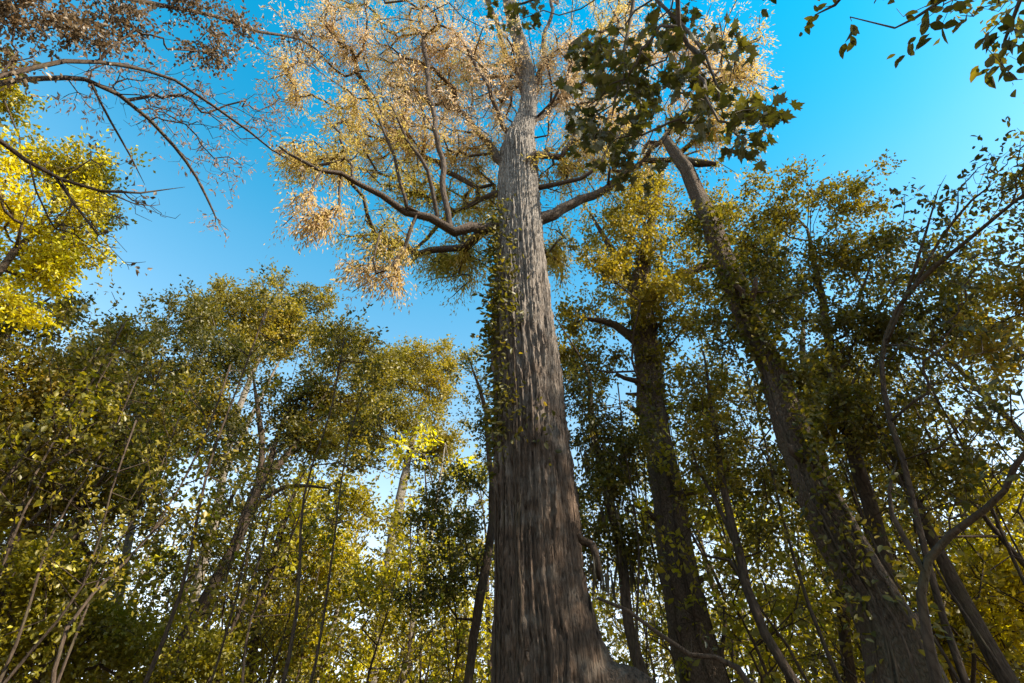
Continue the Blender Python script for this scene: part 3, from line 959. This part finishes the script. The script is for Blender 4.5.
build_tree('thin_leafed_tree', 'thin trunked tree with loose leaves in front of the bright gap beside the cypress', 'tree',
    [(468, 690, 9), (478, 620, 9), (487, 560, 9), (494, 520, 7), (490, 460, 5), (482, 400, 4)], 11,
    [(478, 380, 14, 24), (470, 480, 24, 18), (452, 540, 36, 30), (475, 560, 20, 30), (440, 590, 30, 30), (485, 430, 10, 24), (430, 510, 24, 20)], 210, 'brown_bark', 'green_leaf', size=0.10, per_end=16, spread=0.42, seed=58, base_tint=0.4)
build_tree('sunlit_understorey_tree', 'low yellow green tree glowing in the middle of the left understorey', 'tree',
    [(246, 690, 10), (258, 620, 9), (272, 560, 7), (288, 510, 5)], 15,
    [(280, 545, 50, 40), (330, 560, 40, 40), (320, 500, 40, 26), (260, 610, 40, 40), (380, 590, 36, 40), (300, 640, 50, 36), (370, 520, 30, 26)], 430, 'brown_bark', 'yellow_leaf', size=0.12, per_end=22, spread=0.55, seed=59, base_tint=0.25, attach=0.15)
build_tree('sunlit_bush', 'bright yellow green bush low down at the lower left edge', 'bush',
    [(30, 700, 8), (50, 660, 7), (70, 620, 5)], 11,
    [(30, 590, 40, 40), (80, 640, 46, 36), (20, 650, 36, 36), (130, 650, 36, 30), (70, 585, 30, 26), (190, 660, 36, 26)], 330, 'brown_bark', 'yellow_leaf', size=0.10, per_end=22, spread=0.5, seed=60, base_tint=0.3, attach=0.05)


def standing(px, py, hd, top, r0, r1):
    """An upright trunk whose place is found from one seen point and its distance."""
    p = at(px, py, hd)
    g = ground_z(p[0], p[1])
    return spline([(p[0], p[1], g - 0.2, r0 * 1.4), (p[0], p[1], g + 0.6, r0), (p[0] + 0.05, p[1], top * 0.5, 0.6 * r0 + 0.4 * r1), (p[0], p[1] + 0.05, top, r1)], 0.4)


build_tree('brown_leaved_tree', 'long boughs of withered brown leaves reaching across the top left', 'tree', None, 5.2,
    [(40, 25, 42, 22), (110, 14, 46, 16), (180, 8, 40, 16), (15, 50, 30, 16), (210, 50, 32, 22), (240, 26, 26, 16), (95, 42, 36, 12), (150, 40, 30, 12), (0, 5, 40, 20), (280, 40, 16, 14, 0, .7), (300, 70, 12, 20, 0, .5)], 230, 'brown_bark', 'brown_leaf',
    trunk=standing(-330, 80, 5.2, 11.5, 0.20, 0.07), attach=0.5, size=0.07, per_end=14, spread=0.3, seed=61, base_tint=0.55, tip_r=0.0035, limb_w=0.6,
    limbs=[[(-330, 70, 14), (-150, 95, 12), (-60, 88, 10), (0, 76, 9), (65, 61, 8), (100, 62, 7), (145, 70, 6), (175, 80, 5), (215, 107, 4.5), (250, 132, 4), (272, 150, 3), (300, 166, 2)],
           [(-330, 30, 14), (-150, 10, 12), (-20, -15, 10), (60, -12, 9), (135, 0, 8), (170, 7, 7), (215, 16, 6), (260, 32, 5), (300, 39, 4), (330, 60, 3)],
           [(98, 62, 6), (112, 46, 5), (135, 30, 4), (150, 10, 3)]])
build_tree('second_cypress', 'thin cypress boughs with faint pinkish feathery needles drooping at upper left', 'tree', None, 6.5,
    [(150, 105, 60, 26), (205, 150, 34, 26), (235, 175, 22, 20), (90, 98, 30, 12), (260, 120, 30, 30), (180, 85, 40, 20), (215, 215, 12, 14), (285, 100, 20, 30), (120, 60, 60, 20), (200, 110, 60, 30)], 620, 'brown_bark', 'faded_needles',
    trunk=standing(-330, 100, 6.5, 13.5, 0.25, 0.06), attach=0.6, size=0.085, kind='needle', per_end=13, spread=0.3, seed=62, base_tint=0.6, amp=0.25, drop=0.3, tip_r=0.0035, along=2, leaf_every=0.6, limb_w=0.7,
    limbs=[[(-330, 50, 14), (-190, 70, 12), (-60, 92, 9), (20, 80, 8), (85, 79, 7), (118, 94, 6.5), (150, 120, 5.5), (175, 147, 5), (197, 178, 4), (214, 213, 3), (224, 232, 2)],
           [(90, 81, 4), (110, 120, 3.5), (130, 155, 3), (145, 185, 2)]])
build_tree('bare_branched_tree', 'leafless dark bough forking over the yellow tree at the left edge', 'tree', None, 4.4,
    [(130, 195, 50, 10), (110, 240, 26, 22), (60, 215, 26, 26), (160, 210, 26, 14), (95, 160, 20, 14), (130, 262, 16, 12)], 170, 'brown_bark', 'brown_leaf',
    trunk=standing(-330, 130, 4.4, 9.0, 0.14, 0.04), attach=0.6, size=0.05, per_end=7, spread=0.2, seed=63, tip_r=0.003, along=1, leaf_every=0.15, bf=0.5, limb_w=0.6,
    limbs=[[(-330, 60, 14), (-170, 90, 12), (-60, 112, 10), (0, 141, 9), (25, 160, 8), (60, 179, 6.5), (100, 191, 5), (140, 193, 4), (185, 187, 2)],
           [(55, 177, 5), (75, 205, 4.5), (98, 235, 4), (124, 262, 2)], [(30, 163, 4), (36, 190, 3.5), (32, 215, 2)], [(100, 190, 3), (135, 204, 2.5), (165, 216, 2)]])

# ------------------------------------------------------------------ trees overhead, rooted beside and behind the camera
def limb_raw(rows):
    out = []
    for r in rows:
        p = at(r[0], r[1], r[3])
        out.append((*p, size_at(p, r[2]) / 2))
    return spline(out, 0.2)


def overhead(name, label, xy, top, r0, limbs, clumps, n_tips, leaf, kind, size, seed, per_end=7, leaf_every=1.0, hd=1.7):
    x, y = xy
    g = ground_z(x, y)
    T = spline([(x, y, g - 0.2, r0 * 1.5), (x, y, g + 0.5, r0), (x - 0.05, y, top * 0.6, r0 * 0.75), (x, y + 0.1, top, r0 * 0.35)], 0.3)
    base = np.array([x, y, g])
    L = []
    for l in limbs:
        l = limb_raw(l)
        z0 = max(1.8, l[0, 2] - 0.6)
        c = np.array([np.interp(z0, T[:, 2], T[:, k]) for k in range(4)])
        j = np.vstack([c, l[0]])
        j[0, 3] = c[3] * 0.6
        mid = j.mean(axis=0)
        mid[2] += 0.25
        L.append(np.vstack([spline(np.vstack([j[0], mid, l[0]]), 0.3)[:-1], l]))
    tips = blob_tips(clumps, n_tips, 0.8, 12, hd, 0.34)
    s = skeleton(T, L, tips, bf=0.4, step=0.2, attach_from=0.95, wob=0.1, tip_r=0.0022)
    t = thing(name, label, 'tree', base)
    part('trunk', trunk_geo(T, base, 24, 0.04, seed), M['grey_bark'], t)
    for nm, q in boughs(s):
        part(nm, local(q, base), M['twig'], t)
    s['ends'] = [e for e in s['ends'] if rng.random() < leaf_every]
    q = foliage(s, per_end, 0.16, size, kind, 0.15, tintbase=tint_field(s['P'], seed, 0.15, 0.4, 2.0), along=1, upbias=0.6)
    part('crown', local(q, base), M[leaf], t, smooth=False)


overhead('maple_tree', 'overhanging maple branch with big lobed leaves at top centre right', (1.9, -0.9), 6.0, 0.13,
    [[(740, -140, 6, 1.3), (680, -70, 5, 1.5), (652, -12, 4, 1.65), (680, 22, 3.5, 1.7), (705, 54, 3, 1.75), (717, 86, 2.5, 1.8), (724, 120, 2, 1.85)],
     [(680, -90, 7, 1.45), (640, -30, 5, 1.6), (632, 10, 4, 1.7), (622, 60, 3.5, 1.8), (612, 116, 2.5, 1.9)],
     [(660, -100, 6, 1.45), (590, -40, 4, 1.6), (545, -5, 3, 1.65), (505, 8, 2, 1.7)]],
    [(640, 85, 50, 45), (600, 60, 28, 36), (690, 70, 32, 32), (742, 128, 22, 30), (722, 45, 22, 14), (622, 148, 38, 26), (520, 16, 30, 16), (590, 115, 26, 26), (660, 20, 40, 20), (690, 115, 26, 24)],
    430, 'maple_leaf', 'maple', 0.058, 71)
overhead('overhanging_tree', 'sprays of narrow dark leaves hanging in at the top right corner', (3.4, -0.6), 6.5, 0.12,
    [[(1120, -100, 8, 1.9), (1060, -40, 6, 2.0), (1020, 0, 4, 2.1), (1005, 40, 3, 2.15), (1000, 62, 2, 2.2)],
     [(1080, -110, 7, 1.9), (1000, -50, 5, 2.0), (950, -5, 4, 2.1), (915, 18, 3, 2.15), (895, 28, 2, 2.2)],
     [(1040, -130, 7, 1.8), (930, -80, 5, 1.95), (860, -25, 4, 2.05), (835, 5, 3, 2.1), (815, 15, 2, 2.15)],
     [(900, -80, 4, 1.95), (810, -40, 3, 2.0), (770, -10, 2, 2.05)]],
    [(825, 8, 26, 10), (848, 18, 10, 8), (762, 0, 8, 6), (912, 24, 14, 10), (955, 12, 34, 14), (1000, 45, 20, 22), (1018, 75, 8, 12), (985, 10, 30, 12)],
    34, 'green_leaf', 'oval', 0.068, 72, hd=2.1)

# ------------------------------------------------------------------ saplings and the woods behind
def template(name, label, cat, h, crown, n_tips, bark, leaf, size, per_end, spread, seed, base_tint, crook=0.3, r0=0.09, amp=0.22):
    r = np.random.default_rng(seed)
    k = 6
    z = np.linspace(0, h, k)
    x = np.cumsum(r.normal(size=k) * crook); y = np.cumsum(r.normal(size=k) * crook)
    x -= x[0]; y -= y[0]
    T = spline([(x[i], y[i], z[i] - (0.2 if i == 0 else 0), r0 * (1.15 - z[i] / h)) for i in range(k)], 0.5)
    T[:, 3] = np.maximum(T[:, 3], 0.012)
    tips = []
    for (cz, cr, ch) in crown:
        ns = 12
        a = r.uniform(0, 6.28, ns); q = r.uniform(0.2, 1, ns) ** 0.5
        c = np.stack([np.cos(a) * q * cr, np.sin(a) * q * cr, cz + r.uniform(-1, 1, ns) * ch], -1)
        w = r.integers(0, ns, n_tips // len(crown))
        m = np.array([np.interp(cz, T[:, 2], T[:, 0]), np.interp(cz, T[:, 2], T[:, 1]), 0])
        tips.append(c[w] + m + r.normal(size=(len(w), 3)) * cr * (0.22 * r.uniform(0.4, 1.5, size=(ns, 1)))[w])
    tips = np.concatenate(tips)
    tips = tips[tips[:, 2] > 0.6]
    s = skeleton(T, [], tips, bf=0.35, step=0.6, attach_from=0.15, wob=0.12, tip_r=0.007)
    t = thing(name, label, cat, (0, 0, 0))
    part('trunk', trunk_geo(T, np.zeros(3), 10, 0.05, seed), M[bark], t)
    gs = [g for _, g in boughs(s, max_limbs=0)]
    if gs:
        part('branches', merge(gs), M[bark], t)
    q = foliage(s, per_end, spread, size, 'diamond', 0.05, tintbase=tint_field(s['P'], seed, amp, base_tint, 1.0), along=2)
    part('crown', q, M[leaf], t, smooth=False)
    return t


kinds = [
    ('background_tree', 'slender olive leaved tree in the woods beyond the clearing', 'tree', 12.5, [(10.5, 1.8, 1.6), (8.2, 2.4, 1.4), (6, 2.0, 1.4), (4, 1.4, 1)], 260, 'brown_bark', 'olive_leaf', 0.16, 16, 0.6, 81, 0.45, 0.25, 0.13),
    ('background_tree', 'slender yellow leaved tree in the woods beyond the clearing', 'tree', 11, [(9, 1.8, 1.5), (6.5, 2.2, 1.5), (4.2, 1.6, 1.2)], 240, 'pale_bark', 'yellow_leaf', 0.16, 16, 0.6, 82, 0.35, 0.25, 0.11),
    ('background_tree', 'slender dark green tree in the woods beyond the clearing', 'tree', 13.5, [(11.5, 1.8, 1.6), (9, 2.4, 1.6), (6, 2.0, 1.6)], 260, 'brown_bark', 'green_leaf', 0.16, 16, 0.6, 83, 0.4, 0.3, 0.14),
]
protos = [template(*k) for k in kinds]
under = [
    ('understorey_tree', 'small yellow green understorey tree among thin stems', 'tree', 6.5, [(5.2, 1.2, 1.0), (3.6, 1.6, 1.0)], 150, 'brown_bark', 'yellow_leaf', 0.11, 15, 0.45, 84, 0.2, 0.3, 0.05),
    ('understorey_tree', 'small olive understorey tree among thin stems', 'tree', 7.5, [(6.0, 1.2, 1.0), (4.2, 1.6, 1.0), (2.8, 1.2, 0.6)], 170, 'brown_bark', 'olive_leaf', 0.11, 15, 0.45, 85, 0.35, 0.35, 0.05),
]
uprotos = [template(*k) for k in under]
poles = [
    ('thin_sapling', 'thin bare stemmed sapling in the tangle under the trees', 'sapling', 7.5, [(6.8, 0.5, 0.6), (5.5, 0.7, 0.6)], 40, 'brown_bark', 'green_leaf', 0.08, 20, 0.4, 86, 0.4, 0.17, 0.028),
    ('thin_sapling', 'crooked thin sapling in the tangle under the trees', 'sapling', 6.0, [(5.2, 0.6, 0.6), (4, 0.6, 0.6)], 36, 'brown_bark', 'olive_leaf', 0.08, 20, 0.4, 87, 0.4, 0.24, 0.025),
]
pprotos = [template(*k) for k in poles]
r = np.random.default_rng(5)


def plant(protos_, kinds_, spots, group_names, smin, smax):
    used = [False] * len(protos_)
    for i, sp in enumerate(spots):
        px, hd, kd = sp[:3]
        p = np.array([math.sin(px) * hd, math.cos(px) * hd, 0]) if len(sp) > 3 else at(px, 683, hd)
        z = ground_z(p[0], p[1]) if hd < 40 else 0.0
        s, rz = (sp[4] if len(sp) > 4 else r.uniform(smin, smax)), r.uniform(0, 6.28)
        if not used[kd]:
            o = protos_[kd]
            o.location = (p[0], p[1], z)
            o.rotation_euler = (0, 0, rz)
            o.scale = (s,) * 3
            o['group'] = group_names[kd]
            used[kd] = True
        else:
            copy_thing(protos_[kd], (p[0], p[1], z), rz, s, kinds_[kd][1], group_names[kd])


spots = []
for ring, (hd, n, x0, x1) in enumerate([(18, 15, -260, 1290), (22, 18, -300, 1330), (27, 22, -300, 1330), (33, 24, -300, 1330), (42, 26, -300, 1330)]):
    for k in range(n):
        px = x0 + (x1 - x0) * (k + r.uniform(0.15, 0.85)) / n
        spots.append((px, hd + r.uniform(-2, 2), int(r.choice([0, 1, 2], p=[0.42, 0.33, 0.25]))))
for k in range(26):                                   # the same woods go on round the sides and behind the photographer
    a = math.radians(75 + 210 * (k + r.uniform(0.2, 0.8)) / 26)
    spots.append((a, r.uniform(7.5, 17), int(r.choice([0, 1, 2])), True))
for x, y in ((12.2, 3.0), (16.5, 6.4), (14.5, 4.2), (11.3, 0.9), (9.6, -0.6), (13.2, 1.6), (11.0, -2.2), (17.5, 8.0)):   # tall trees added just out of frame on the right to shade the trunks
    spots.append((math.atan2(x, y), math.hypot(x, y), 2, True, 1.25))
plant(protos, kinds, spots, ['olive trees in the woods behind', 'yellow trees in the woods behind', 'dark green trees in the woods behind'], 0.8, 1.1)
spots = []
for hd, n in [(11, 9), (14, 13), (17, 12)]:
    for k in range(n):
        px = -200 + 1430 * (k + r.uniform(0.1, 0.9)) / n
        if hd < 12 and 470 < px < 640:
            continue
        spots.append((px, hd + r.uniform(-1.2, 1.2), int(r.choice([0, 1], p=[0.6, 0.4]))))
plant(uprotos, under, spots, ['yellow green understorey trees', 'olive understorey trees'], 0.75, 1.15)
spots = []
for k in range(34):
    px = r.uniform(-100, 470) if k % 2 else r.uniform(640, 1150)
    spots.append((px, r.uniform(7.5, 13), int(r.integers(0, 2))))
plant(pprotos, poles, spots, ['thin straight saplings', 'thin crooked saplings'], 0.8, 1.2)
